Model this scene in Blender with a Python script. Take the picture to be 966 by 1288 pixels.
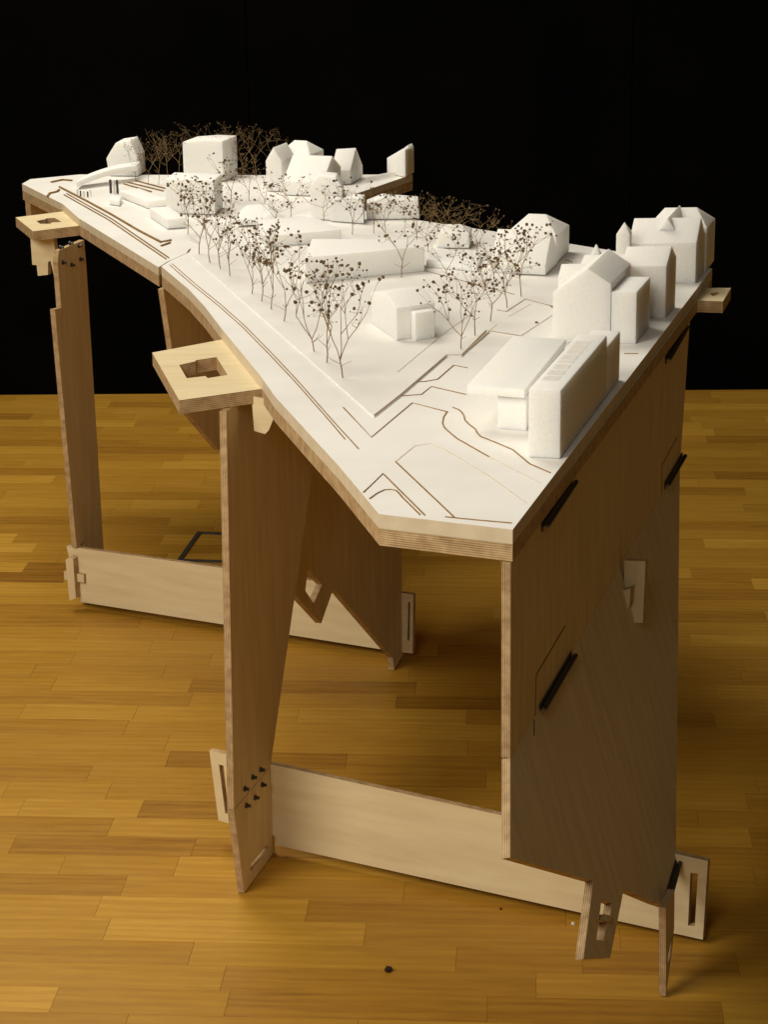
import bpy, bmesh, math, random
from mathutils import Vector, Matrix
from mathutils.geometry import tessellate_polygon

for o in list(bpy.data.objects):
    bpy.data.objects.remove(o)
scene = bpy.context.scene
COL = scene.collection

# ------------------------------------------------------------------ camera
FPX, PX, PY, CAM_H = 2700.0, 483.0, 644.0, 1.75        # focal length / centre in photograph pixels
PITCH, ROLL = math.radians(17.4), 0.014
CF = Vector((0, math.cos(PITCH), -math.sin(PITCH)))
_r0 = Vector((1, 0, 0)); _u0 = _r0.cross(CF)
CR = math.cos(ROLL) * _r0 - math.sin(ROLL) * _u0
CU = CR.cross(CF)
CC = Vector((0, 0, CAM_H))
cd = bpy.data.cameras.new('camera'); cam = bpy.data.objects.new('camera', cd); COL.objects.link(cam)
cd.sensor_fit = 'VERTICAL'; cd.sensor_height = 36.0; cd.lens = FPX / 1288.0 * 36.0
cd.clip_start = 0.05; cd.clip_end = 60
m = Matrix.Identity(4)
for i in range(3):
    m[i][0] = CR[i]; m[i][1] = CU[i]; m[i][2] = -CF[i]; m[i][3] = CC[i]
cam.matrix_world = m
scene.camera = cam

# ------------------------------------------------------------------ light
w = bpy.data.worlds.new('World'); scene.world = w; w.use_nodes = True
bg = w.node_tree.nodes['Background']
bg.inputs[0].default_value = (1.0, 0.76, 0.46, 1); bg.inputs[1].default_value = 0.042

def area(name, loc, target, size, power, col):
    l = bpy.data.lights.new(name, 'AREA'); l.shape = 'DISK'; l.size = size; l.energy = power; l.color = col
    o = bpy.data.objects.new(name, l); COL.objects.link(o); o.location = loc
    o.rotation_euler = (Vector(target) - Vector(loc)).to_track_quat('-Z', 'Y').to_euler()
    return o
LAMP = (1.0, 0.925, 0.79)
area('ceiling_or_fill_lamp', (-2.3, 1.2, 3.0), (0.0, 4.0, 0.4), 2.2, 98, LAMP)
area('ceiling_or_fill_lamp', (-1.3, 5.6, 4.0), (-0.3, 4.6, 0.0), 2.4, 104, LAMP)
area('ceiling_or_fill_lamp', (-0.95, -0.8, 2.9), (0.2, 3.6, 0.5), 1.3, 42, LAMP)  # unseen weak front fill, added to brighten the camera-facing sides

vs = scene.view_settings
vs.view_transform = 'Standard'; vs.look = 'None'; vs.gamma = 1; vs.exposure = 0.12

# ------------------------------------------------------------------ geometry helpers
def ray(x, y): return CF + CR * ((x - PX) / FPX) - CU * ((y - PY) / FPX)
def atz(x, y, z):
    r = ray(x, y); return CC + r * ((z - CC.z) / r.z)
def onpl(x, y, P, n):
    r = ray(x, y); return CC + r * (((P - CC).dot(n)) / r.dot(n))
def depth(P): return (P - CC).dot(CF)
def proj(P):
    q = P - CC; z = q.dot(CF)
    return PX + FPX * q.dot(CR) / z, PY - FPX * q.dot(CU) / z

ZT, ZM, ZB = 0.913, 0.893, 0.870          # model surface, top and underside of the plywood top
D = Vector((0.28473, 0.95861, 0)).normalized()      # direction of the table's long side
N = Vector((D.y, -D.x, 0))                          # outward, to the right
UP = Vector((0, 0, 1))
WORLD = {}

def finish(o, parent=None, M=None):
    M = M or Matrix.Identity(4)
    WORLD[o.name] = M
    if parent is not None:
        o.parent = parent; o.matrix_parent_inverse = WORLD[parent.name].inverted()
    o.matrix_basis = M
    return o
def tag(o, label=None, cat=None, group=None, kind=None):
    if label: o['label'] = label
    if cat: o['category'] = cat
    if group: o['group'] = group
    if kind: o['kind'] = kind
    return o
def empty(name, loc):
    o = bpy.data.objects.new(name, None); o.empty_display_size = 0.05; COL.objects.link(o)
    return finish(o, None, Matrix.Translation(loc))
def mesh_obj(name, verts, faces, mats, parent=None, M=None, mi=None, smooth=False):
    me = bpy.data.meshes.new(name)
    me.from_pydata([tuple(v) for v in verts], [], faces)
    for mt in (mats if isinstance(mats, (list, tuple)) else [mats]): me.materials.append(mt)
    if mi:
        for p, i in zip(me.polygons, mi): p.material_index = i
    if smooth:
        for p in me.polygons: p.use_smooth = True
    me.update()
    o = bpy.data.objects.new(name, me); COL.objects.link(o)
    return finish(o, parent, M)

def area2(p): return sum(p[i][0]*p[(i+1) % len(p)][1] - p[(i+1) % len(p)][0]*p[i][1] for i in range(len(p)))
def plate_geo(outline, holes, t):
    """2-D outline with holes extruded from z=0 down to z=-t; material 0 on the faces, 1 on the cut edges"""
    loops = [list(outline)] + [list(h) for h in holes]
    if area2(loops[0]) < 0: loops[0].reverse()
    for h in loops[1:]:
        if area2(h) > 0: h.reverse()
    flat = [p for l in loops for p in l]; n = len(flat)
    tris = tessellate_polygon([[Vector((p[0], p[1], 0)) for p in l] for l in loops])
    verts = [(p[0], p[1], 0) for p in flat] + [(p[0], p[1], -t) for p in flat]
    faces, mi = [], []
    for a, b, c in tris:
        A, B, C = flat[a], flat[b], flat[c]
        s = (B[0]-A[0])*(C[1]-A[1]) - (C[0]-A[0])*(B[1]-A[1])
        if abs(s) < 1e-12: continue
        if s < 0: b, c = c, b
        faces.append((a, b, c)); mi.append(0)
        faces.append((a+n, c+n, b+n)); mi.append(0)
    k = 0
    for l in loops:
        m_ = len(l)
        for i in range(m_):
            a, b = k+i, k+(i+1) % m_
            faces.append((a, a+n, b+n, b)); mi.append(1)
        k += m_
    return verts, faces, mi
def frame(O, ex, ey):
    ez = ex.cross(ey).normalized(); M = Matrix.Identity(4)
    for i in range(3):
        M[i][0] = ex[i]; M[i][1] = ey[i]; M[i][2] = ez[i]; M[i][3] = O[i]
    return M
def plate(name, P, ex, ey, px=(), holes=(), t=0.012, mats=None, parent=None, pts=None, shift=0.0):
    """a board in the plane through P spanned by ex, ey; px is its outline traced on that plane"""
    n = ex.cross(ey).normalized()
    def loc(q):
        if q[0] == 'L': return (q[1], q[2])          # already in board coordinates
        v = onpl(q[0], q[1], P, n) - P
        return (v.dot(ex), v.dot(ey))
    out = [loc(q) for q in px]
    hs = [[loc(q) for q in h] for h in holes]
    v, f, mi = plate_geo(out, hs, t)
    return mesh_obj(name, v, f, mats or [birch, plyedge], parent, frame(P + n*shift, ex, ey), mi)

def box_geo(x0, x1, y0, y1, z0, z1):
    v = [(x0,y0,z0),(x1,y0,z0),(x1,y1,z0),(x0,y1,z0),(x0,y0,z1),(x1,y0,z1),(x1,y1,z1),(x0,y1,z1)]
    f = [(3,2,1,0),(4,5,6,7),(0,1,5,4),(1,2,6,5),(2,3,7,6),(3,0,4,7)]
    return v, f
def tube_geo(V, F, a, b, r0, r1, k=5):
    d = (b - a).normalized(); s = d.orthogonal().normalized(); t = d.cross(s); n = len(V)
    for i in range(k):
        c = 2*math.pi*i/k; e = s*math.cos(c) + t*math.sin(c)
        V.append(a + e*r0); V.append(b + e*r1)
    for i in range(k):
        j = (i+1) % k
        F.append((n+2*i, n+2*j, n+2*j+1, n+2*i+1))
    F.append(tuple(n+2*i+1 for i in range(k))); F.append(tuple(n+2*i for i in reversed(range(k))))

# ------------------------------------------------------------------ materials
def mat(name):
    mt = bpy.data.materials.new(name); mt.use_nodes = True
    nt = mt.node_tree; return mt, nt, nt.nodes['Principled BSDF']
def nd(nt, t, **kw):
    n = nt.nodes.new(t)
    for k, v in kw.items(): setattr(n, k, v)
    return n
def ramp(nt, stops):
    r = nd(nt, 'ShaderNodeValToRGB'); el = r.color_ramp.elements
    while len(el) < len(stops): el.new(0.5)
    for e, (p, c) in zip(el, stops): e.position = p; e.color = (*c, 1)
    return r
def noise_mat(name, c0, c1, scale, rough, vec=(1,1,1), bump=0.0, bscale=300, spec=0.3, detail=4, lo=.3, hi=.7, sss=0):
    mt, nt, b = mat(name); L = nt.links.new
    tc = nd(nt, 'ShaderNodeTexCoord'); mp = nd(nt, 'ShaderNodeMapping'); mp.inputs['Scale'].default_value = vec
    oi = nd(nt, 'ShaderNodeObjectInfo'); ad = nd(nt, 'ShaderNodeVectorMath', operation='ADD')
    L(tc.outputs['Object'], ad.inputs[0]); L(oi.outputs['Random'], ad.inputs[1]); L(ad.outputs[0], mp.inputs[0])
    ns = nd(nt, 'ShaderNodeTexNoise'); ns.inputs['Scale'].default_value = scale; ns.inputs['Detail'].default_value = detail
    L(mp.outputs[0], ns.inputs['Vector'])
    r = ramp(nt, [(lo, c0), (hi, c1)]); L(ns.outputs['Fac'], r.inputs[0]); L(r.outputs[0], b.inputs['Base Color'])
    b.inputs['Roughness'].default_value = rough; b.inputs['Specular IOR Level'].default_value = spec
    if bump:
        n2 = nd(nt, 'ShaderNodeTexNoise'); n2.inputs['Scale'].default_value = bscale; L(tc.outputs['Object'], n2.inputs['Vector'])
        bp = nd(nt, 'ShaderNodeBump'); bp.inputs['Strength'].default_value = bump; bp.inputs['Distance'].default_value = 0.001
        L(n2.outputs['Fac'], bp.inputs['Height']); L(bp.outputs[0], b.inputs['Normal'])
    if sss:
        b.inputs['Subsurface Weight'].default_value = sss; b.inputs['Subsurface Radius'].default_value = (.022, .019, .014)
        b.inputs['Subsurface Scale'].default_value = 1.0
    return mt
birch = noise_mat('birch_veneer', (.62,.478,.275), (.74,.610,.375), 6, .72, vec=(9, 1, 1), bump=.15, bscale=220, spec=.10, lo=.25, hi=.75)
birch_h = noise_mat('birch_veneer_across', (.66,.53,.315), (.76,.64,.40), 6, .72, vec=(1.2, 9, 1), bump=.15, bscale=220, spec=.12, lo=.25, hi=.75)
def ply(name):
    mt, nt, b = mat(name); L = nt.links.new
    tc = nd(nt, 'ShaderNodeTexCoord'); sp = nd(nt, 'ShaderNodeSeparateXYZ'); L(tc.outputs['Object'], sp.inputs[0])
    ns = nd(nt, 'ShaderNodeTexNoise'); ns.inputs['Scale'].default_value = 14; L(tc.outputs['Object'], ns.inputs['Vector'])
    ma = nd(nt, 'ShaderNodeMath', operation='MULTIPLY_ADD'); L(ns.outputs['Fac'], ma.inputs[0]); ma.inputs[1].default_value = .0012; L(sp.outputs['Z'], ma.inputs[2])
    mu = nd(nt, 'ShaderNodeMath', operation='MULTIPLY'); L(ma.outputs[0], mu.inputs[0]); mu.inputs[1].default_value = 2*math.pi/.0031
    si = nd(nt, 'ShaderNodeMath', operation='SINE'); L(mu.outputs[0], si.inputs[0])
    n2 = nd(nt, 'ShaderNodeTexNoise'); n2.inputs['Scale'].default_value = 60; n2.inputs['Detail'].default_value = 5; L(tc.outputs['Object'], n2.inputs['Vector'])
    m2 = nd(nt, 'ShaderNodeMath', operation='MULTIPLY_ADD'); L(si.outputs[0], m2.inputs[0]); m2.inputs[1].default_value = .24
    L(n2.outputs['Fac'], m2.inputs[2])
    r = ramp(nt, [(.15, (.25,.15,.07)), (.5, (.46,.31,.16)), (.85, (.60,.44,.25))]); L(m2.outputs[0], r.inputs[0]); L(r.outputs[0], b.inputs['Base Color'])
    b.inputs['Roughness'].default_value = .7; b.inputs['Specular IOR Level'].default_value = .2
    return mt
plyedge = ply('plywood_cut_edge')
fibre = noise_mat('fibreboard_edge', (.62,.52,.36), (.70,.60,.44), 40, .75, bump=.2)
white_card = noise_mat('white_card', (.775,.757,.715), (.86,.845,.81), 7, .6, spec=.25, lo=.25, hi=.62, detail=9)
foam = noise_mat('white_foam', (.84,.83,.80), (.90,.89,.86), 260, .85, bump=.5, bscale=420, spec=.12, sss=.6)
burnt = noise_mat('laser_cut_card_edge', (.20,.105,.027), (.33,.185,.06), 80, .8)
twig = noise_mat('dry_stem', (.17,.105,.042), (.30,.195,.085), 60, .8)
seed = noise_mat('dry_seed_head', (.075,.045,.016), (.15,.092,.038), 90, .9)
black_metal = noise_mat('black_steel', (.018,.016,.013), (.035,.03,.025), 60, .35, spec=.5)
steel = noise_mat('bright_steel', (.45,.42,.38), (.6,.57,.52), 60, .3, spec=.6); steel.node_tree.nodes['Principled BSDF'].inputs['Metallic'].default_value = 1
dark_line = noise_mat('dark_saw_kerf', (.03,.018,.008), (.05,.03,.014), 60, .9)
black_wall = noise_mat('black_painted_wall', (.0012,.0012,.0012), (.0022,.0021,.002), 3, .95, spec=.02)
crumb = noise_mat('dark_crumb', (.02,.012,.008), (.04,.02,.012), 90, .9)
window_print = noise_mat('etched_foam', (.70,.67,.61), (.82,.80,.76), 300, .9)
trim = noise_mat('grey_metal_trim', (.045,.045,.035), (.07,.065,.05), 30, .45)

def parquet():
    mt, nt, b = mat('oak_parquet'); L = nt.links.new
    at = nd(nt, 'ShaderNodeAttribute'); at.attribute_name = 'tone'
    sp = nd(nt, 'ShaderNodeSeparateColor'); L(at.outputs['Color'], sp.inputs[0])
    tc = nd(nt, 'ShaderNodeTexCoord'); ad = nd(nt, 'ShaderNodeVectorMath', operation='MULTIPLY_ADD')
    L(at.outputs['Color'], ad.inputs[0]); ad.inputs[1].default_value = (37, 53, 0); L(tc.outputs['Object'], ad.inputs[2])
    mp = nd(nt, 'ShaderNodeMapping'); mp.inputs['Scale'].default_value = (2.8, 24, 1); L(ad.outputs[0], mp.inputs[0])
    n0 = nd(nt, 'ShaderNodeTexNoise'); n0.inputs['Scale'].default_value = 1.1; n0.inputs['Detail'].default_value = 2; n0.inputs['Distortion'].default_value = 1.5
    L(mp.outputs[0], n0.inputs['Vector'])
    n1 = nd(nt, 'ShaderNodeTexNoise'); n1.inputs['Scale'].default_value = 5; n1.inputs['Detail'].default_value = 8; n1.inputs['Roughness'].default_value = .65
    L(mp.outputs[0], n1.inputs['Vector'])
    wv = nd(nt, 'ShaderNodeTexWave'); wv.bands_direction = 'Y'; wv.inputs['Scale'].default_value = .55; wv.inputs['Distortion'].default_value = 7; wv.inputs['Detail'].default_value = 3; wv.inputs['Detail Scale'].default_value = 1.2
    L(mp.outputs[0], wv.inputs['Vector'])
    r0 = ramp(nt, [(0, (.22,.095,.010)), (.35, (.36,.177,.019)), (.7, (.45,.240,.028)), (1, (.57,.320,.046))])
    # tone + grain
    a = nd(nt, 'ShaderNodeMath', operation='MULTIPLY_ADD'); L(n1.outputs['Fac'], a.inputs[0]); a.inputs[1].default_value = .55; L(sp.outputs['Red'], a.inputs[2])
    a2 = nd(nt, 'ShaderNodeMath', operation='MULTIPLY_ADD'); L(wv.outputs['Fac'], a2.inputs[0]); a2.inputs[1].default_value = .13; L(a.outputs[0], a2.inputs[2])
    a3 = nd(nt, 'ShaderNodeMath', operation='MULTIPLY_ADD'); L(n0.outputs['Fac'], a3.inputs[0]); a3.inputs[1].default_value = .4; L(a2.outputs[0], a3.inputs[2])
    a4 = nd(nt, 'ShaderNodeMath', operation='SUBTRACT'); L(a3.outputs[0], a4.inputs[0]); a4.inputs[1].default_value = .51
    L(a4.outputs[0], r0.inputs[0]); L(r0.outputs[0], b.inputs['Base Color'])
    ns = nd(nt, 'ShaderNodeTexNoise'); ns.inputs['Scale'].default_value = 5; ns.inputs['Detail'].default_value = 6; L(tc.outputs['Object'], ns.inputs['Vector'])
    mr = nd(nt, 'ShaderNodeMapRange'); mr.inputs['From Min'].default_value = .3; mr.inputs['From Max'].default_value = .7; mr.inputs['To Min'].default_value = .34; mr.inputs['To Max'].default_value = .56
    L(ns.outputs['Fac'], mr.inputs['Value']); L(mr.outputs[0], b.inputs['Roughness']); b.inputs['Specular IOR Level'].default_value = .25
    bp = nd(nt, 'ShaderNodeBump'); bp.inputs['Strength'].default_value = .12; bp.inputs['Distance'].default_value = .0006
    L(n1.outputs['Fac'], bp.inputs['Height']); L(bp.outputs[0], b.inputs['Normal'])
    return mt
oak = parquet()
subfloor = noise_mat('dark_joint', (.26,.125,.016), (.30,.15,.02), 20, .9)

# ------------------------------------------------------------------ floor and wall
rng = random.Random(11)
FM = Matrix.Rotation(math.radians(-4.0), 4, 'Z')
v, f = box_geo(-3.2, 3.4, 1.0, 7.25, -.03, -.0035)
floor = mesh_obj('floor', v, f, subfloor, None, FM); tag(floor, kind='structure')
STRIP = .078
planks = []
row = 0; y = 1.3
while y < 7.2:
    x = -3.1 - rng.random()*.5
    while x < 3.3:
        l = rng.choice((.22, .28, .33, .40, .46, .52)) * rng.uniform(.85, 1.12)
        planks.append((x, y, l)); x += l
    y += STRIP
def plank_geo(x, y, l, dz):
    g = .00012; c = .0002
    x0, x1, y0, y1 = x+g, x+l-g, y+g, y+STRIP-g
    v = [(x0+c,y0+c,dz),(x1-c,y0+c,dz),(x1-c,y1-c,dz),(x0+c,y1-c,dz),
         (x0,y0,dz-.0006),(x1,y0,dz-.0006),(x1,y1,dz-.0006),(x0,y1,dz-.0006),
         (x0,y0,-.004),(x1,y0,-.004),(x1,y1,-.004),(x0,y1,-.004)]
    f = [(0,1,2,3)]
    for k in (0, 4):
        for i in range(4):
            j = (i+1) % 4; f.append((k+i, k+4+i, k+4+j, k+j))
    return v, f
def set_tone(me, cols):
    a = me.attributes.new('tone', 'FLOAT_COLOR', 'POINT')
    for i, c in enumerate(cols): a.data[i].color = (*c, 1)
def tone():
    t = min(1, max(0, rng.gauss(.46, .135)))
    if rng.random() < .07: t -= .18
    if rng.random() < .08: t += .16
    return (t, rng.random(), rng.random())
scored = []
for (x, y, l) in planks:
    P = FM @ Vector((x+l/2, y+STRIP/2, 0)); u, vv = proj(P)
    inside = -120 < u < 1090 and 480 < vv < 1320
    scored.append((0 if inside else 1, P.y, (x, y, l)))
scored.sort(key=lambda s: (s[0], s[1]))
sv, sf, sc = [], [], []
for i, (_, _, (x, y, l)) in enumerate(scored):
    c = tone(); dz = rng.uniform(-.00025, .0001)
    if i < 298:
        v, f = plank_geo(-l/2, -STRIP/2, l, dz)
        o = mesh_obj('floor_plank', v, f, oak, floor, FM @ Matrix.Translation((x+l/2, y+STRIP/2, 0)))
        set_tone(o.data, [c]*len(v))
    else:
        v, f = plank_geo(x, y, l, dz); k = len(sv)
        sv += v; sf += [tuple(q+k for q in p) for p in f]; sc += [c]*len(v)
o = mesh_obj('floor_planks', sv, sf, oak, floor, FM); set_tone(o.data, sc); tag(o, kind='stuff')

wallA = atz(0, 497, 0); wallB = atz(966, 490, 0); wd = (wallB - wallA).normalized()
wn = Vector((wd.y, -wd.x, 0))
WM = frame(wallA - wd*2.2, wd, UP)
wall = mesh_obj('wall', *box_geo(0, 7.2, -.03, 3.6, -.10, -.012), black_wall, None, WM); tag(wall, kind='structure')
xs = [0, .62, 1.84, 3.06, 4.28, 5.5, 6.72, 7.2]
for a, b in zip(xs, xs[1:]):
    mesh_obj('wall_panel', *box_geo(a+.0015, b-.0015, .002, 3.6, -.012, 0), black_wall, wall, WM)

# floor hatch trim behind the table
h0 = atz(222, 706, .001); h1 = atz(247, 671, .001); hd = (h1-h0); L_ = hd.length; hd.normalize(); hx = Vector((hd.y, -hd.x, 0))
hatch = plate('floor_hatch', h0 + UP*.003, hx, hd, holes=[[('L',.012,.012),('L',.25,.012),('L',.25,L_-.004),('L',.012,L_-.004)]],
    px=[('L',0,0),('L',.262,0),('L',.262,L_+.008),('L',0,L_+.008)], t=.003, mats=[trim, trim])
tag(hatch, 'dark metal frame of a floor hatch set in the parquet beyond the far crossbar', 'floor hatch')

# ------------------------------------------------------------------ the table
table = empty('display_table', (0.1, 3.6, 0))
tag(table, 'long angular birch plywood table with bolted plate legs and slotted crossbars', 'table')

def topz(pts, z): return [atz(x, y, z) for x, y in pts]
NEAR_L = [(203,347),(237,376),(258,399)]
NEAR_TAB = [(279,427),(191,443.5),(225,503.5),(329,489)]
NEAR_R = [(346,514),(390,563),(427,604),(477,665),(645,685)]
RIGHT1 = [(877.5,378)]; RIGHT_TAB = [(910,379),(920,362)]; RIGHT2 = [(890,362),(896,350)]
BACK = [(776,328),(620,302),(528,288),(462,278)]
SEAM = [(442,256),(262,318),(241,324),(238,329),(214,340)]
FAR_EDGE = [(203,347),(102,284)]; FAR_TAB = [(44,291),(22,273.5)]; FAR2 = [(82,266),(30.5,240)]
FAR_BACK = [(41,234),(103,228),(185,228.5),(330,229),(522,228)]
def flat(name, px, z, t, mats, parent, holes=(), gap=0):
    O = Vector((0, 3.6, z))
    loc = lambda q: (atz(q[0], q[1], ZM).x, atz(q[0], q[1], ZM).y - 3.6)
    out = [loc(q) for q in px]
    if gap:
        cx = sum(p[0] for p in out)/len(out); cy = sum(p[1] for p in out)/len(out)
        out = [(x - gap, y + gap*.3) for x, y in out]
    vv, ff, mi = plate_geo(out, [[loc(q) for q in h] for h in holes], t)
    return mesh_obj(name, vv, ff, mats, parent, Matrix.Translation(O), mi)
near_full = NEAR_L + NEAR_TAB + NEAR_R + RIGHT1 + RIGHT_TAB + RIGHT2 + BACK + SEAM
near_hole = [(225,459),(245.4,454.5),(246,453),(272,449),(286,471.6),(261,475.6),(258,473),(234.5,475.7)]
right_hole = [(893,369),(904,367),(905,370),(897,372.5)]
flat('tabletop_board', near_full, ZM, ZM-ZB, [birch_h, plyedge], table, [near_hole, right_hole])
far_full = FAR_EDGE + FAR_TAB + FAR2 + FAR_BACK + SEAM
far_hole = [(45,278),(57,275.5),(58,274.5),(68,274),(77,279),(64,280),(63,281.5),(50,281.5)]
flat('tabletop_board', far_full, ZM, ZM-ZB, [birch_h, plyedge], table, [far_hole], gap=.006)

ZTOP = ZB - .0015
def zl(P, s): return ('L', s, ZTOP - P.z)      # a board point just under the table top

# ---- front leg: upper and lower plates joined by bolts
PF = atz(307, 1123, 0.002)
fleg = plate('leg', PF, D, UP, [zl(PF, -.002), zl(PF, .50), (392,600), (340,963.5), (294,1018.5)], parent=table)
fl2 = plate('leg_foot_plate', PF, D, UP, [(338.5,966),(294,1019.5),(307,1123),(346,1070.5)],
      holes=[[(314.7,1096),(316,1087),(334,1064),(337.5,1064),(337.5,1070)]], parent=table)
def bolt(px, P, n, parent, r=.0033, h=.009):
    c = onpl(px[0], px[1], P, n); V, F = [], []
    tube_geo(V, F, c - n*.001, c + n*.003, r*1.5, r*1.5, 12)
    tube_geo(V, F, c + n*.003, c + n*h, r, r*.9, 6)
    M = Matrix.Translation(c)
    return mesh_obj('bolt', [q - c for q in V], F, black_metal, parent, M)
for q in ((327,968),(317,977.5),(307,992)): bolt(q, PF, N, fleg)
for q in ((329,987),(320,1003),(309,1013)): bolt(q, PF, N, fl2)

# ---- far left leg
PL = atz(105, 763, 0.002)
ll = plate('leg', PL, D, UP, [zl(PL, -.022), zl(PL, .118), (108,332), (130,692), ('L', .124, .02), ('L', .11, 0), ('L', .02, 0), ('L', .02, .158), (95.8,689), (68.5,389), (76.5,387.5), (72,330)], parent=table)
for q in ((75,311),(87,306),(98,309),(78,330),(89,333),(100,326)): bolt(q, PL, N, ll)

# ---- zigzag leg on the far side of the crossing
PB = atz(496, 843, 0.002)
bl = plate('leg', PB, D, UP, [zl(PB, -.95), zl(PB, .068), (505,690), (507,823), (496,843), (494,827), (419.4,740), (404,784), (369,746), (377,705), ('L', -.72, .62)],
      holes=[[(387,715),(405,735),(394.5,759),(384,743)]], parent=table)
# ---- plate under the seam and plate under the far corner
PQ = atz(205, 364, ZTOP)
plate('support_plate', PQ, D, UP, [('L',0,0),('L',.62,0),('L',.62,-.2),(300,566),(275,566),(236,520),(217,445)], parent=table)
PR_ = atz(37, 252, ZTOP)
plate('support_plate', PR_, D, UP, [('L',0,0),('L',.10,0),('L',.10,-.075),('L',.004,-.075)], t=.014, parent=table)

# ---- crossbars
b0 = atz(347, 1070, .010); b1 = atz(824, 1170, .010); BD = (b1-b0).normalized()
beam1 = plate('crossbar', b0, BD, UP, [(263,944),(891,1083),(884.5,1182),(347,1063),(347,1052),(274.5,1032)],
      holes=[[(275,961.5),(281,963),(288,1024),(283,1023)], [(869,1098),(878.4,1098.5),(874.5,1165),(865.8,1164)]], t=.012, mats=[birch_h, plyedge], parent=table)
c0 = atz(103, 761, .012); c1 = atz(490, 822, .012); CD = (c1-c0).normalized()
beam2 = plate('crossbar', c0 , CD, UP, [(83,687),(520,748),(519,822),(500,820),(100,757)],
      holes=[[(513.5,757),(516,757.5),(515,806),(512.5,805.5)]], t=.012, mats=[birch_h, plyedge], parent=table)
cn = CD.cross(UP)
# wedge and peg that lock the far crossbar
def bar(name, P, ex, ey, px, t, shift, parent, mats=None): return plate(name, P, ex, ey, px, t=t, shift=shift, parent=parent, mats=mats)
bar('wedge', c0, CD, UP, [(88,701),(92.5,697.5),(97.5,700),(101,749),(93,752)], .020, .021, beam2)
bar('peg', c0, CD, UP, [(82.5,717),(107.5,721.5),(108,731.5),(83,727.5)], .009, .0095, beam2)

# ---- right side panel: upper board, lower board and foot, folding along hinge lines
EA = atz(645, 708, ZB) - N*.004
P1 = EA.copy(); P1.z = 0
ZF2 = .596
SL = (onpl(642, 946, P1, N) - P1).dot(D); SL0 = (onpl(642.5, 712, P1, N) - P1).dot(D)
upper = plate('side_panel', P1, D, UP, [('L',SL0,ZTOP),('L',1.535,ZTOP),('L',1.46,ZF2+.0002),('L',SL,ZF2+.0002)], parent=table)
# outward offset of the foot line
FN = atz(838, 1254, .002); off = (FN - P1).dot(N); ZF3 = .088
P2 = P1.copy(); P2.z = ZF2 - .0002
Q2 = P1 + N*off; Q2.z = ZF3
E2 = (P2 - Q2).normalized()
sR = lambda q: None
lower = plate('side_panel', P2, D, E2, [('L',SL,0),('L',1.455,0),(850.5,1082),(848.5,1118),(838,1140),(825.5,1136),(785,1119),(768,1204.5),(734,1206.5),(746.5,1108),(642,1078.5)],
      holes=[[(757,1131),(770.5,1136),(766.5,1158),(764,1158.5),(760,1183),(750.6,1182)]], parent=table)
P3 = P1 + N*off; P3.z = 0
foot = plate('leg_foot_plate', P3, D, UP, [(838,1142),(849,1119),(848.5,1168),(838,1253)], holes=[[(841,1214),(847,1186),(846.5,1176),(840.5,1204)]], t=.011, parent=table)
def hinge(pa, pb, P, n, parent, leaf=True):
    a = onpl(*pa, P, n) + n*.007; b = onpl(*pb, P, n) + n*.007; V, F = [], []; c = (a+b)/2; d = (b-a).normalized()
    tube_geo(V, F, a - c, b - c, .0038, .0038, 12)
    h = mesh_obj('hinge', V, F, black_metal, parent, Matrix.Translation(c), smooth=False)
    V, F = [], []; tube_geo(V, F, a - d*.006 - c, a - c, .0036, .0042, 10)
    mesh_obj('hinge_pin', V, F, steel, h, Matrix.Translation(c))
    if leaf:
        e = d.cross(n).normalized()
        if e.z > 0: e = -e
        w_ = .007
        M = frame(c - n*.006, d, n.cross(d))
        Lh = (b-a).length/2
        vv, ff = box_geo(-Lh*.98, Lh*.98, -w_, w_, -.001, .0015)
        mesh_obj('hinge_leaf', vv, ff, black_metal, h, M)
n2 = D.cross(E2).normalized()
hinge((681,663),(719,606), P1, N, upper)
hinge((837,453),(861,411), P1, N, upper)
hinge((678,893),(718.5,824), P1, N, upper)
hinge((836,611),(858,573), P1, N, upper)
hinge((838,1131),(851,1086), P2, n2, lower)
# saw kerfs of the hinge inlays
def kerf(pts, P, n, parent, w_=.0016):
    V, F = [], []; W3 = [onpl(*q, P, n) for q in pts]; c = W3[0]
    for a, b in zip(W3, W3[1:]):
        d = (b-a).normalized(); s = d.cross(n)*w_/2; k = len(V)
        V += [a-s-c-n*.002, b-s-c-n*.002, b+s-c-n*.002, a+s-c-n*.002, a-s-c+n*.0006, b-s-c+n*.0006, b+s-c+n*.0006, a+s-c+n*.0006]
        F += [(k+3,k+2,k+1,k),(k+4,k+5,k+6,k+7),(k,k+1,k+5,k+4),(k+1,k+2,k+6,k+5),(k+2,k+3,k+7,k+6),(k+3,k,k+4,k+7)]
    mesh_obj('saw_kerf', V, F, dark_line, parent, Matrix.Translation(c))
kerf([(711,787),(674.5,849),(673,900)], P1, N, upper)
kerf([(852,550),(833,585),(832,625)], P1, N, upper)
kerf([(672,905),(671.5,925)], P2, n2, lower)
# tongue of an inner plate poking through the panel, with its wedge
PK = onpl(789, 745, P2, n2)
lk = plate('locking_tongue', PK, BD, UP, [(786,705),(812.5,706),(809,783.5),(785,783)], t=.012, parent=lower)
plate('wedge', PK, BD, UP, [(784,740),(799,735),(797.5,757),(788,770),(784,768)], t=.020, shift=.021, parent=lower)
plate('peg', P2, D, E2, [(757.5,1150),(768,1153),(765,1160),(754.5,1158)], t=.02, shift=.004, parent=lower)

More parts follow.
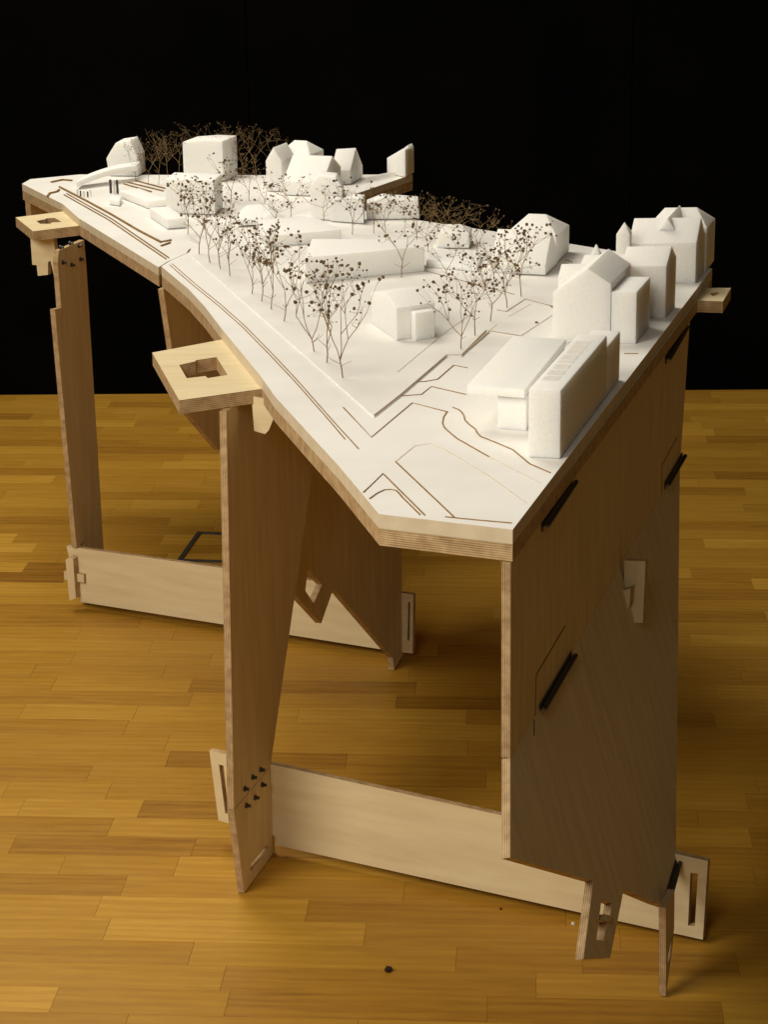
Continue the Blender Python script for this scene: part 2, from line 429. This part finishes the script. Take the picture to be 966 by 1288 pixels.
# ---- tongues below the tabs
T0 = atz(38, 305, ZB - .02); TX = CD
plate('tab_tongue', T0, CD, UP, [(37,291),(66,294),(72.5,345.6),(67,345.6),(63,328),(59.8,329.5),(59.8,345.6),(47,347),(45.5,333.5),(40,333)], t=.014, mats=[birch_h, plyedge], parent=table)
T1 = atz(318, 515, ZB - .01)
plate('tab_tongue', T1, CD, UP, [(316,498),(347,505),(346,521),(338,541),(333,546),(319.5,542)], t=.014, mats=[birch_h, plyedge], parent=table)

# ------------------------------------------------------------------ the site model
site = empty('site_model', (0.1, 3.6, ZM)); tag(site, 'white card terrain model with brown laser-cut contour lines covering the table', 'architectural model')
near_top = NEAR_L + [NEAR_TAB[0]] + [NEAR_TAB[3]] + NEAR_R + [(896,350)] + BACK + SEAM
far_top = FAR_EDGE + FAR2 + FAR_BACK + SEAM
flat('base_layer', near_top, ZT, ZT-ZM-.0005, [white_card, fibre], site)
flat('base_layer', far_top, ZT-.002, ZT-ZM-.0025, [white_card, fibre], site, gap=.006)

def ribbon(px, wdt=.0018, hgt=.0010, z=ZT, m_=burnt, nm='cut_edge'):
    pts = [atz(x, y, z) for x, y in px]; c = pts[0]; V, F = [], []
    nrm = []
    for i in range(len(pts)):
        a = pts[max(0, i-1)]; b = pts[min(len(pts)-1, i+1)]; d = (b-a).normalized(); nrm.append(Vector((d.y, -d.x, 0))*wdt/2)
    for p, s in zip(pts, nrm):
        for e in (-1, 1):
            for h in (-.0012, hgt): V.append(p + s*e - c + UP*h)
    for i in range(len(pts)-1):
        k = 4*i
        F += [(k+1,k+3,k+7,k+5),(k+0,k+1,k+5,k+4),(k+3,k+2,k+6,k+7)]
    F += [(0,2,3,1), (4*len(pts)-4, 4*len(pts)-3, 4*len(pts)-1, 4*len(pts)-2)]
    return mesh_obj(nm, V, F, m_, site, Matrix.Translation(c))
# raised plaza sheet
plz = [(241,321),(470.7,523.5),(504,497.4),(562,447.5),(581,447.5),(611.3,416.5),(653,423),(700,392),(640,338),(520,300),(400,285),(262,312)]
ZP = ZT + .0024
Op = Vector((0, 3.6, ZP)); lo = [(atz(x, y, ZP).x, atz(x, y, ZP).y-3.6) for x, y in plz]
vv, ff, mi = plate_geo(lo, [], ZP - ZT - .0002)
mesh_obj('plaza_sheet', vv, ff, [white_card, white_card], site, Matrix.Translation(Op), mi)
LINES = [
 [(470.7,524.6),(504,498.4),(562,448.5),(581,448.5),(611.3,417.5),(653.3,424)],
 [(523,481),(536,480),(550.4,477.4),(570.7,459.7),(588,463)],
 [(502.6,498.5),(530,496.5),(542.6,486.5),(586,496.5)],
 [(431.6,512.8),(467,550.4),(518.6,507),(563.5,518.6)],
 [(569.6,512.7),(577,515.5),(581,519),(583.5,523),(585,529),(590,534),(597.8,539.8),(600.5,545),(605,549.5),(624,557),(645.3,566),(656,575),(666.4,583.8),(692.5,595)],
 [(562.6,518),(558,525),(556.6,532.8),(559,538),(562.6,541.6),(575,552),(615.4,575)],
 [(457,619.7),(481.6,596),(534.4,648.5)],
 [(464.7,627.8),(474,621),(483.4,616.6),(491,616),(498,617.3),(502,621),(506,626),(528.4,648)],
 [(497.4,581),(571.4,651)],
 [(625.5,391.5),(637,393.8),(661,378),(697,387.4)],
 [(535.6,342.5),(590,357),(647,372)],
 [(560,650.5),(600,654.5),(644,658.3)], [(700,300),(717,308)], [(712,327),(720,330)], [(785.6,445),(803,445)],
]
for l in LINES: ribbon(l, .0017, ZP - ZT + .0008 if l[0] in ((470.7,524.6),(625.5,391.5),(535.6,342.5)) else .0011)
CURB = [(83,243),(140,275),(175,299),(212,324),(216,332),(246,358),(277,383),(307.5,410),(340,443),(373.6,478.6),(418,529),(451,565)]
ribbon(CURB[:4], .0015, .0009); ribbon(CURB[4:], .0014, .0009)
ribbon([(x-3.5, y+1.5) for x, y in CURB[:4]], .0014, .0010); ribbon([(x-3, y+1.5) for x, y in CURB[4:11]] + [(434,553)], .0014, .0010)
ribbon([(74,235),(107,252),(140,270),(174,290),(202,304.5),(215,302)], .0036, .0022)
ribbon([(202,309),(214,305)], .003, .0015); ribbon([(64,229),(78,226),(90,227)], .006, .002); ribbon([(59,247),(62,243),(71,241),(74,238.5)], .0045, .002)
for a, b in (((155,231),(190,241)),((160,229),(205,240)),((170,227),(212,238))): ribbon([a, b], .0035, .0012)
pale_line = noise_mat('pale_score_line', (.60,.50,.36), (.70,.60,.46), 60, .8)
for l in ([(497.4,581),(522,561),(541,558),(560,566),(615,599),(662,633)], [(615.4,575),(680,608)], [(500,470),(560,420),(600,392)], [(640,400),(668,384)], [(590,440),(625,410)]):
    ribbon(l, .0012, .0006 if l[0][1] > 500 else ZP-ZT+.0006, m_=pale_line, nm='score_line')

# ------------------------------------------------------------------ foam buildings
def foam_mesh(name, verts, faces, parent, A, bev=.0013, m_=foam):
    bm = bmesh.new(); vs_ = [bm.verts.new(q) for q in verts]
    for fc in faces: bm.faces.new([vs_[i] for i in fc])
    bmesh.ops.recalc_face_normals(bm, faces=bm.faces)
    if bev: bmesh.ops.bevel(bm, geom=list(bm.edges), offset=bev, segments=2, profile=.6, affect='EDGES', clamp_overlap=True)
    me = bpy.data.meshes.new(name); bm.to_mesh(me); bm.free(); me.materials.append(m_)
    for p in me.polygons: p.use_smooth = True
    me.set_sharp_from_angle(angle=math.radians(40))
    o = bpy.data.objects.new(name, me); COL.objects.link(o)
    return finish(o, parent, Matrix.Translation(A))
def prism(profile, axis, a0, a1):
    """profile in (y,z) swept along x, or in (x,z) swept along y"""
    n = len(profile); V = []
    for a in (a0, a1):
        for p, z in profile: V.append((a, p, z) if axis == 'x' else (p, a, z))
    F = [tuple(range(n)), tuple(range(2*n-1, n-1, -1))] + [(i, (i+1) % n, n+(i+1) % n, n+i) for i in range(n)]
    return V, F
def hip(x0, x1, y0, y1, ze, zr, inset, axis='x'):
    V = [(x0,y0,0),(x1,y0,0),(x1,y1,0),(x0,y1,0),(x0,y0,ze),(x1,y0,ze),(x1,y1,ze),(x0,y1,ze)]
    if axis == 'x': V += [(x0+inset,(y0+y1)/2,zr),(x1-inset,(y0+y1)/2,zr)]; R = [(4,5,9,8),(5,6,9),(6,7,8,9),(7,4,8)]
    else: V += [((x0+x1)/2,y0+inset,zr),((x0+x1)/2,y1-inset,zr)]; R = [(4,5,8),(5,6,9,8),(6,7,9),(7,4,8,9)]
    return V, [(3,2,1,0),(0,1,5,4),(1,2,6,5),(2,3,7,6),(3,0,4,7)] + R
def bx(x0, x1, y0, y1, z0, z1): return box_geo(x0, x1, y0, y1, z0, z1)
def gable(axis, a0, a1, p0, p1, ze, zr, pk=.5, ze2=None):
    return prism([(p0,0),(p0,ze),(p0+(p1-p0)*pk,zr),(p1,ze if ze2 is None else ze2),(p1,0)], axis, a0, a1)
class House:
    def __init__(s, A, B, C, z=ZT):
        s.A = atz(*A, z); b = atz(*B, z); c = atz(*C, z)
        s.ex = (b - s.A); s.W = s.ex.length; s.ex.normalize()
        s.ey = (c - b); s.D = s.ey.length; s.ey.normalize()
    def w(s, V): return [s.ex*x + s.ey*y + UP*z for x, y, z in V]
def building(name, label, H, parts, group=None, bev=.0013):
    """parts: list of (part_name, (verts, faces)); a single part makes the thing one mesh"""
    if len(parts) == 1:
        o = foam_mesh(name, H.w(parts[0][1][0]), parts[0][1][1], None, H.A, bev)
    else:
        o = empty(name, H.A)
        for nm, (V, F) in parts: foam_mesh(nm, H.w(V), F, o, H.A, bev)
    tag(o, label, 'model building', group or 'foam model buildings'); return o

# right-hand row along the table edge
H = House((790,357.5),(875,356.3),(885.7,342)); W_, D_ = H.W, H.D
building('foam_house', 'large gabled foam house with small turret at the far right table corner', H, [
  ('main_wing', gable('x', 0, W_, 0, D_, .080, .120)),
  ('rear_wing', hip(.012, W_+.004, D_+.001, D_+.12, .088, .121, .03)),
  ('cross_gable', gable('y', .03, D_+.07, .035, .105, .07, .1245)),
  ('turret', hip(-.020, .006, -.024, .002, .103, .124, .0129))])
H = House((779,401),(837,400.2),(849.7,386.6)); W_, D_ = H.W, H.D
building('foam_house', 'tall gabled foam house with its dark gable wall on the right table edge', H, [
  ('main_wing', gable('x', .002, W_, 0, D_, .096, .124)),
  ('side_wing', gable('x', -.088, .001, .055, .155, .082, .100)),
  ('spire', ([(-.086,.10,.08),(-.052,.10,.08),(-.052,.132,.08),(-.086,.132,.08),(-.069,.116,.119)], [(3,2,1,0),(0,1,4),(1,2,4),(2,3,4),(3,0,4)])),
  ('low_wing', gable('x', -.112, .0, .0, .05, .078, .098))])
H = House((695,431),(767,432),(786,410)); W_, D_ = H.W, H.D
building('foam_house', 'foam house with a steep grey right roof slope and a flat-topped box beside it', H, [
  ('gabled_body', prism([(0,0),(0,.088),(.60*W_,.131),(W_+.001,.104),(W_+.001,0)], 'y', 0, .19)),
  ('annex', bx(W_+.002, W_+.045, 0, .137, 0, .091))])
H = House((664.3,575.5),(705,577.5),(763,500)); W_, D_ = H.W, H.D
ob = building('foam_block', 'tall narrow foam slab standing at the near right table edge with etched roof windows', H, [
  ('slab', bx(0, W_, 0, D_, 0, .100)), ('rear_slab', bx(0, W_, D_+.001, D_+.118, 0, .081))], bev=.0035)
rw = random.Random(5); yy = .055
while yy < D_*.86:
    l = rw.uniform(.012, .03)
    V, F = bx(.008, .030, yy, yy+l, .0995, .1003)
    foam_mesh('etched_window', H.w(V), F, ob, H.A, 0, window_print); yy += l + rw.uniform(.006, .012)
H = House((623.8,542),(660,545),(718,469)); W_, D_ = H.W, H.D
building('foam_pavilion', 'low flat-roofed foam pavilion with an overhanging roof left of the tall slab', H, [
  ('body', bx(0, W_, .012, .33, 0, .0525)), ('roof_slab', bx(-.045, W_-.0005, 0, .34, .053, .066))])
# centre
ZQ = ZP
H = House((499,428.7),(547.5,421),(513.5,399.3), ZQ); W_, D_ = H.W, .15
building('foam_house', 'small gabled foam house with a square porch block on the open plaza', H, [
  ('body', gable('x', 0, W_, 0, D_, .058, .074, .45)), ('porch', bx(.030, .071, -.024, -.0005, 0, .050))])
def block(name, label, top, h, group=None, bev=.003):
    P = [atz(x, y, ZQ+h) for x, y in top]; A = P[0].copy(); A.z = ZQ; n = len(P)
    V = [q - A - UP*h for q in P] + [q - A for q in P]
    F = [tuple(range(n-1, -1, -1)), tuple(range(n, 2*n))] + [(i, (i+1) % n, n+(i+1) % n, n+i) for i in range(n)]
    o = foam_mesh(name, V, F, None, A, bev); tag(o, label, 'model building', group or 'foam model buildings'); return o
block('foam_block', 'longest flat foam bar in the middle of the plaza behind the small gabled house', [(383,324),(534,309.5),(531,301),(392,300)], .052)
block('foam_block', 'low flat foam bar just behind the longest bar', [(332,297),(429,288.5),(402,275),(381,271),(322,277)], .026)
H = House((298,284),(345,282),(349,270), ZQ)
building('foam_house', 'low foam block with a crumpled faceted roof behind the avenue trees', H, [('body', hip(0, H.W, 0, H.D, .014, .036, .02)), ('side_body', hip(H.W*.55, H.W*1.25, -.01, .045, .01, .028, .012, 'y'))])
H = House((391,275),(431,278),(434,268), ZQ); W_ = H.W
building('foam_house', 'foam house with clipped gable and lower side wing behind the low bar', H, [
  ('body', prism([(0,0),(0,.078),(.3*W_,.101),(.8*W_,.099),(W_,.078),(W_,0)], 'y', 0, .07)), ('side_wing', bx(W_*.62, W_+.055, -.012, -.0005, 0, .055)), ('rear_wing', bx(W_+.0005, W_+.055, 0, .06, 0, .055))])
H = House((461,276),(528,275),(528,270), ZQ); W_ = H.W
building('foam_house', 'broad low foam house with a shallow gable at the back edge below the table notch', H, [('body', prism([(0,0),(0,.036),(.3*W_,.050),(.97*W_,.042),(W_,0)], 'y', 0, .06))])
H = House((335,240),(355,241),(390,225)); W_ = H.W
building('foam_house', 'tall foam house with narrow front gable and bright hipped rear roof', H, [
  ('front_wing', gable('y', 0, .10, 0, W_, .075, .109)), ('rear_wing', hip(-.004, .085, .101, .21, .078, .107, .028))])
H = House((356,245),(406,247),(428,240)); W_ = H.W
building('foam_house', 'wide foam house with a long grey roof slope facing the plaza', H, [('body', prism([(0,0),(0,.034),(.055,.092),(.10,.06),(.10,0)], 'x', 0, W_))])
H = House((418,233),(441,231.5),(458.5,221)); W_ = H.W
building('foam_house', 'small steep-gabled foam house near the notch between two larger houses', H, [('body', prism([(0,0),(0,.036),(.06,.084),(.125,.03),(.125,0)], 'x', -.004, W_))])
H = House((487,218),(510,223),(521,217)); W_ = H.W
building('foam_house', 'narrow slab-like foam house standing alone at the tip of the far wing', H, [('body', prism([(0,0),(0,.040),(.86*W_,.072),(W_,.071),(W_,0)], 'y', 0, .04)), ('rear_slab', prism([(.03,0),(.03,.05),(.9*W_,.076),(W_,.066),(W_,0)], 'y', .0405, .085))])
H = House((617,343),(686,346),(702,331), ZQ); W_ = H.W
building('foam_house', 'steep-roofed foam house behind the twig cluster with a taller hipped wing', H, [
  ('front_wing', gable('x', 0, W_, 0, H.D, .020, .078)), ('rear_wing', hip(.0, W_-.004, H.D+.001, H.D+.14, .055, .088, .036))])
H = House((549,312),(590,312),(594,305), ZQ)
building('foam_house', 'small hipped foam house half hidden by twig trees at the back edge', H, [('body', hip(0, H.W, 0, .066, .032, .046, .022))])
block('foam_block', 'thin flat foam plate lying between the hidden house and the plaza', [(536,329),(600,335),(606,318),(540,312)], .012)
H = House((459,229),(497,221.5),(499.5,219))
building('foam_parapet', 'thin low foam parapet between the steep-gabled house and the far wing tip', H, [('body', bx(0, H.W, 0, .008, 0, .012))], bev=.001)
# far board, left
H = House((137,221),(173,221.5),(183,215)); W_ = H.W
building('foam_house', 'faceted foam house with clipped roof at the far left', H, [('body', prism([(0,0),(-.006,.045),(.10*W_,.066),(.28*W_,.086),(.78*W_,.092),(1.0*W_,.052),(W_,0)], 'y', 0, .09))])
H = House((96,238),(172,227),(178,219)); W_ = H.W
arc = [(W_*t, .017 + .022*math.sin(math.pi/2*min(1, 1.25*t))**.8) for t in [i/12 for i in range(13)]]
prof = arc + [(x, z-.014) for x, z in reversed(arc)]
can = empty('foam_canopy', H.A); tag(can, 'arched foam canopy roof on dark posts in front of the far left house', 'canopy')
V, F = prism(prof, 'y', 0, .075); foam_mesh('roof', H.w(V), F, can, H.A, .001)
for i, (px_, py_) in enumerate(((139,243),(143,243.5),(147.5,243.5),(97,246),(101,247),(105,247.5),(110,248),(113.5,246))):
    V, F = [], []; p = atz(px_, py_, ZT); big = i < 3
    tube_geo(V, F, Vector((0,0,0)), Vector((0,0,.034 if big else .014)), .0032 if big else .002, .0032 if big else .002, 8)
    mesh_obj('post', V, F, window_print if i % 2 else trim, can, Matrix.Translation(p))
H = House((150,248),(185,262),(210.6,259))
building('foam_block', 'long low foam bar beside the far street, farther of two', H, [('body', bx(0, H.W, 0, H.D, 0, .017))])
H = House((188,273),(210,288),(234,286))
building('foam_block', 'short low foam bar beside the far street near the seam', H, [('body', bx(0, H.W, 0, H.D, 0, .022))])
H = House((137,257),(150,259),(153,252))
building('foam_block', 'tiny foam plinth beneath the dark canopy posts', H, [('body', bx(0, H.W, 0, H.D, 0, .012))])
H = House((231,228),(281,228),(299,220)); W_ = H.W
building('foam_tower', 'square white foam tower block behind the twig avenue at far left', H, [('body', prism([(0,0),(0,.101),(.55*W_,.105),(W_,.103),(W_,0)], 'y', 0, H.D))])
H = House((209,268),(270,270),(283,258))
building('foam_block', 'plain white foam block directly in front of the square tower', H, [('body', bx(0, H.W, 0, H.D*.8, 0, .080))])

# ------------------------------------------------------------------ dried-flower trees
def tree(label, base, top, spread, seed_, group, heads=70, z=ZT, rh=.0021, lean=0, fork=.22):
    r = random.Random(seed_); B = atz(*base, z)
    hpx = base[1] - top; Ht = hpx / (FPX * math.cos(PITCH*.9) / depth(B)); S = 1.2 * spread / (FPX / depth(B))
    V, F, HV, HF = [], [], [], []
    sc = Ht / .16
    def head(p, q):
        n = len(HV); k = [Vector((1,0,0)),Vector((-1,0,0)),Vector((0,1,0)),Vector((0,-1,0)),Vector((0,0,1)),Vector((0,0,-1))]
        rot = Matrix.Rotation(r.random()*6, 3, 'Z') @ Matrix.Rotation(r.random()*3, 3, 'X')
        ed = []
        pts = [a.normalized() for a in k] + [(Vector((a,b,c))).normalized() for a in (1,-1) for b in (1,-1) for c in (1,-1)]
        for a in pts: HV.append(p + (rot @ a) * q * r.uniform(.7, 1.25))
        # cube corners capped by axis points
        idx = {(a,b,c): n+6+i for i, (a,b,c) in enumerate([(a,b,c) for a in (1,-1) for b in (1,-1) for c in (1,-1)])}
        for ax in range(3):
            for s in (1, -1):
                cpt = n + ax*2 + (0 if s == 1 else 1); o_ = [i for i in range(3) if i != ax]; ring = []
                for u, v_ in ((1,1),(-1,1),(-1,-1),(1,-1)):
                    t = [0,0,0]; t[ax] = s; t[o_[0]] = u; t[o_[1]] = v_; ring.append(idx[tuple(t)])
                for i in range(4): HF.append((cpt, ring[i], ring[(i+1) % 4]) if (s == 1) == (ax != 1) else (cpt, ring[(i+1) % 4], ring[i]))
    def seg(a, b, r0, r1, k=5):
        # slightly crooked stem
        mid = (a+b)/2 + Vector((r.uniform(-1,1), r.uniform(-1,1), r.uniform(-.4,.4))) * (b-a).length*.05
        tube_geo(V, F, a, mid, r0, (r0+r1)/2, k); tube_geo(V, F, mid, b, (r0+r1)/2, r1, k)
    n_heads = [0]
    def target(): # a point of the crown
        a = r.random()*6.283; rad = math.sqrt(r.random())
        zz = 1 - .52*r.random()**1.35; w_ = (1 - ((zz-.84)/.50)**2)
        return Vector((math.cos(a)*rad*S/2*max(.25, w_) + lean*S, math.sin(a)*rad*S/2*max(.25, w_), zz*Ht))
    def grow(a, tg, lev, rad):
        if lev == 0 or len(tg) == 1:
            for t in tg:
                seg(a, t, rad, rad*.6, 4)
                # umbel of tiny stalks
                k = r.choice((1, 2, 2, 3))
                for _ in range(k):
                    e = t + Vector((r.gauss(0,1), r.gauss(0,1), abs(r.gauss(.6,.6)))) * .0075*sc
                    if k > 1: seg(t, e, rad*.6, rad*.5, 3)
                    else: e = t
                    head(e, rh*1.12*sc**.5 * r.choice((.5, .6, .75, .9, 1.1, 1.45)))
            return
        # split the targets into two or three groups by direction
        k = 2 if len(tg) < 8 or r.random() < .55 else 3
        cs = r.sample(tg, k)
        for _ in range(4):
            gs = [[] for _ in cs]
            for t in tg: gs[min(range(k), key=lambda i: (t-cs[i]).length)].append(t)
            cs = [sum(g, Vector())/len(g) if g else c for g, c in zip(gs, cs)]
        for g in gs:
            if not g: continue
            c = sum(g, Vector())/len(g)
            b = a + (c - a) * (r.uniform(.30, .42) if lev >= 4 else r.uniform(.45, .62))
            j = (b-a).length*.16; b += Vector((r.gauss(0, j), r.gauss(0, j), r.uniform(-j*.6, j*.3)))
            seg(a, b, rad, rad*.78)
            grow(b, g, lev-1, rad*.78)
    rad = .00098*sc**.5 * (.7 if rh < .0016 else 1)
    top0 = Vector((r.uniform(-.03,.03)*Ht, r.uniform(-.03,.03)*Ht, Ht*fork*r.uniform(.8, 1.2)))
    seg(Vector((0,0,-.001)), top0, rad*1.15, rad)
    grow(top0, [target() for _ in range(int(heads*.66))], 4, rad*.85)
    for _ in range(2): # broken side twigs
        b = top0*r.uniform(.55, 1) ; a = r.random()*6.28
        seg(b, b + Vector((math.cos(a), math.sin(a), .5))*.022*sc, rad*.6, rad*.3, 4)
    e = empty('twig_tree', B); M = Matrix.Translation(B)
    mesh_obj('stem', V, F, twig, e, M)
    tag(mesh_obj('seed_heads', HV, HF, seed, e, M, smooth=False), kind='stuff')
    tag(e, label, 'model tree', group); return e
ORD = ['first','second','third','fourth','fifth','sixth','seventh','eighth','ninth','tenth','eleventh','twelfth','thirteenth']
AV = [ # avenue along the street, counted from the plaza corner outwards: base, crown top, spread, heads
 ((431,475),345,84,62),((411,456),333,70,34),((395,442),325,74,30),((357,404),300,64,48),((341,389),291,56,46),((328.7,379),284,52,36),((316.6,370),284,52,40),
 ((289,347),266,52,40),((277,338),250,50,36),((264,330.5),240,54,46),((250,319.5),232,56,48),((236,294),224,46,40)]
for i, (b, t, s, hd_) in enumerate(AV):
    tree(f'{ORD[i]} dried-flower tree of the street avenue counted from the near plaza corner', b, t, s, 100+i, 'twig trees of the street avenue', hd_, ZP if i < 11 else ZT, fork=.15 if i < 4 else .2)
RC = [((580,439),356,92,52),((597.7,422),330,80,52),((617,404),318,76,48),((638,387),305,78,48),((656,373),288,76,56)]
for i, (b, t, s, hd_) in enumerate(RC):
    tree(f'{ORD[i]} dried-flower tree from the front in the row leading to the steep-roofed house', b, t, s, 300+i, 'twig trees on the right side of the plaza', hd_, ZP, fork=.24)
MID = [((505,349),262,120,36,'wide forked dried-flower tree right behind the small gabled house'),
 ((443,295),232,84,44,'dried-flower tree between the low bar and the clipped-gable house'),
 ((470,293),246,60,30,'dried-flower tree in front of the broad low house, left one'),
 ((525,302),246,72,42,'dried-flower tree in front of the right end of the broad low house'),
 ((551,301),252,70,40,'dried-flower tree left of the half hidden hipped house'),
 ((573,306),256,66,40,'dried-flower tree directly before the half hidden hipped house'),
 ((600,318),268,72,46,'dried-flower tree between the half hidden hipped house and the steep-roofed house'),
 ((366,273),224,82,36,'dried-flower tree below the long grey roof slope'),
 ((333,262),214,60,30,'dried-flower tree at the front corner of the tall narrow-gabled house'),
 ((313,252),205,56,34,'dried-flower tree right of the square tower, nearer one'),
 ((407,283),238,66,34,'dried-flower tree before the clipped-gable house, left one'),
 ((485,290),244,64,34,'dried-flower tree in front of the middle of the broad low house'),
 ((540,320),268,80,40,'dried-flower tree at the right end of the longest foam bar'),
 ((622,352),300,70,40,'dried-flower tree at the front left corner of the steep-roofed house'),
 ((562,352),296,74,34,'dried-flower tree standing between the longest bar and the twig row'),
 ((348,288),240,64,30,'dried-flower tree at the left end of the low flat bar'),
 ((290,254),200,62,44,'dried-flower tree hiding the right corner of the square tower')]
for i, (b, t, s, hd_, lb) in enumerate(MID): tree(lb, b, t, s, 500+i, 'twig trees between the foam buildings', hd_, ZP if b[0] > 400 else ZT, rh=.0022)
FARB = [((170,226),180,40,34),((186,231),176,50,60),((199,232),172,52,60),((212,226),166,56,60),((225,222),170,46,46),((252,222),160,60,60),((284,222),164,56,60),((306,222),160,54,60),((322,221),164,54,60),((340,221),168,46,46)]
for i, (b, t, s, hd_) in enumerate(FARB): tree(f'{ORD[i]} dried-flower tree from the left in the dense row along the far back edge', b, t, s, 700+i, 'twig trees along the far back edge', int(hd_*.6), ZT, rh=.0013, fork=.3)

# ------------------------------------------------------------------ crumbs
def lump(name, label, p, r_, m_, seed_):
    r = random.Random(seed_); bm = bmesh.new(); bmesh.ops.create_icosphere(bm, subdivisions=2, radius=r_)
    for v_ in bm.verts: v_.co *= r.uniform(.75, 1.2); v_.co.z = max(v_.co.z, -r_*.6)
    me = bpy.data.meshes.new(name); bm.to_mesh(me); bm.free(); me.materials.append(m_)
    o = bpy.data.objects.new(name, me); COL.objects.link(o); finish(o, None, Matrix.Translation(p + UP*r_*.6)); tag(o, label, 'crumb'); return o
lump('fallen_seed_head', 'brown seed head lying alone on the white plaza behind the pavilion', atz(675,408,ZT), .0034, seed, 1)
lump('fallen_seed_head', 'tiny brown seed lying left of the larger fallen seed head', atz(656,416,ZT), .0014, seed, 2)
lump('crumb', 'dark crumb on the bare floor in front of the table', atz(488.5,1222,.0), .006, crumb, 3)
lump('crumb', 'small dark crumb on the floor under the front crossbar', atz(630,1144,.0), .0022, crumb, 4)
lump('crumb', 'pale paper chip on the floor left of the hanging panel tab', atz(721,1163,.0), .003, white_card, 5)
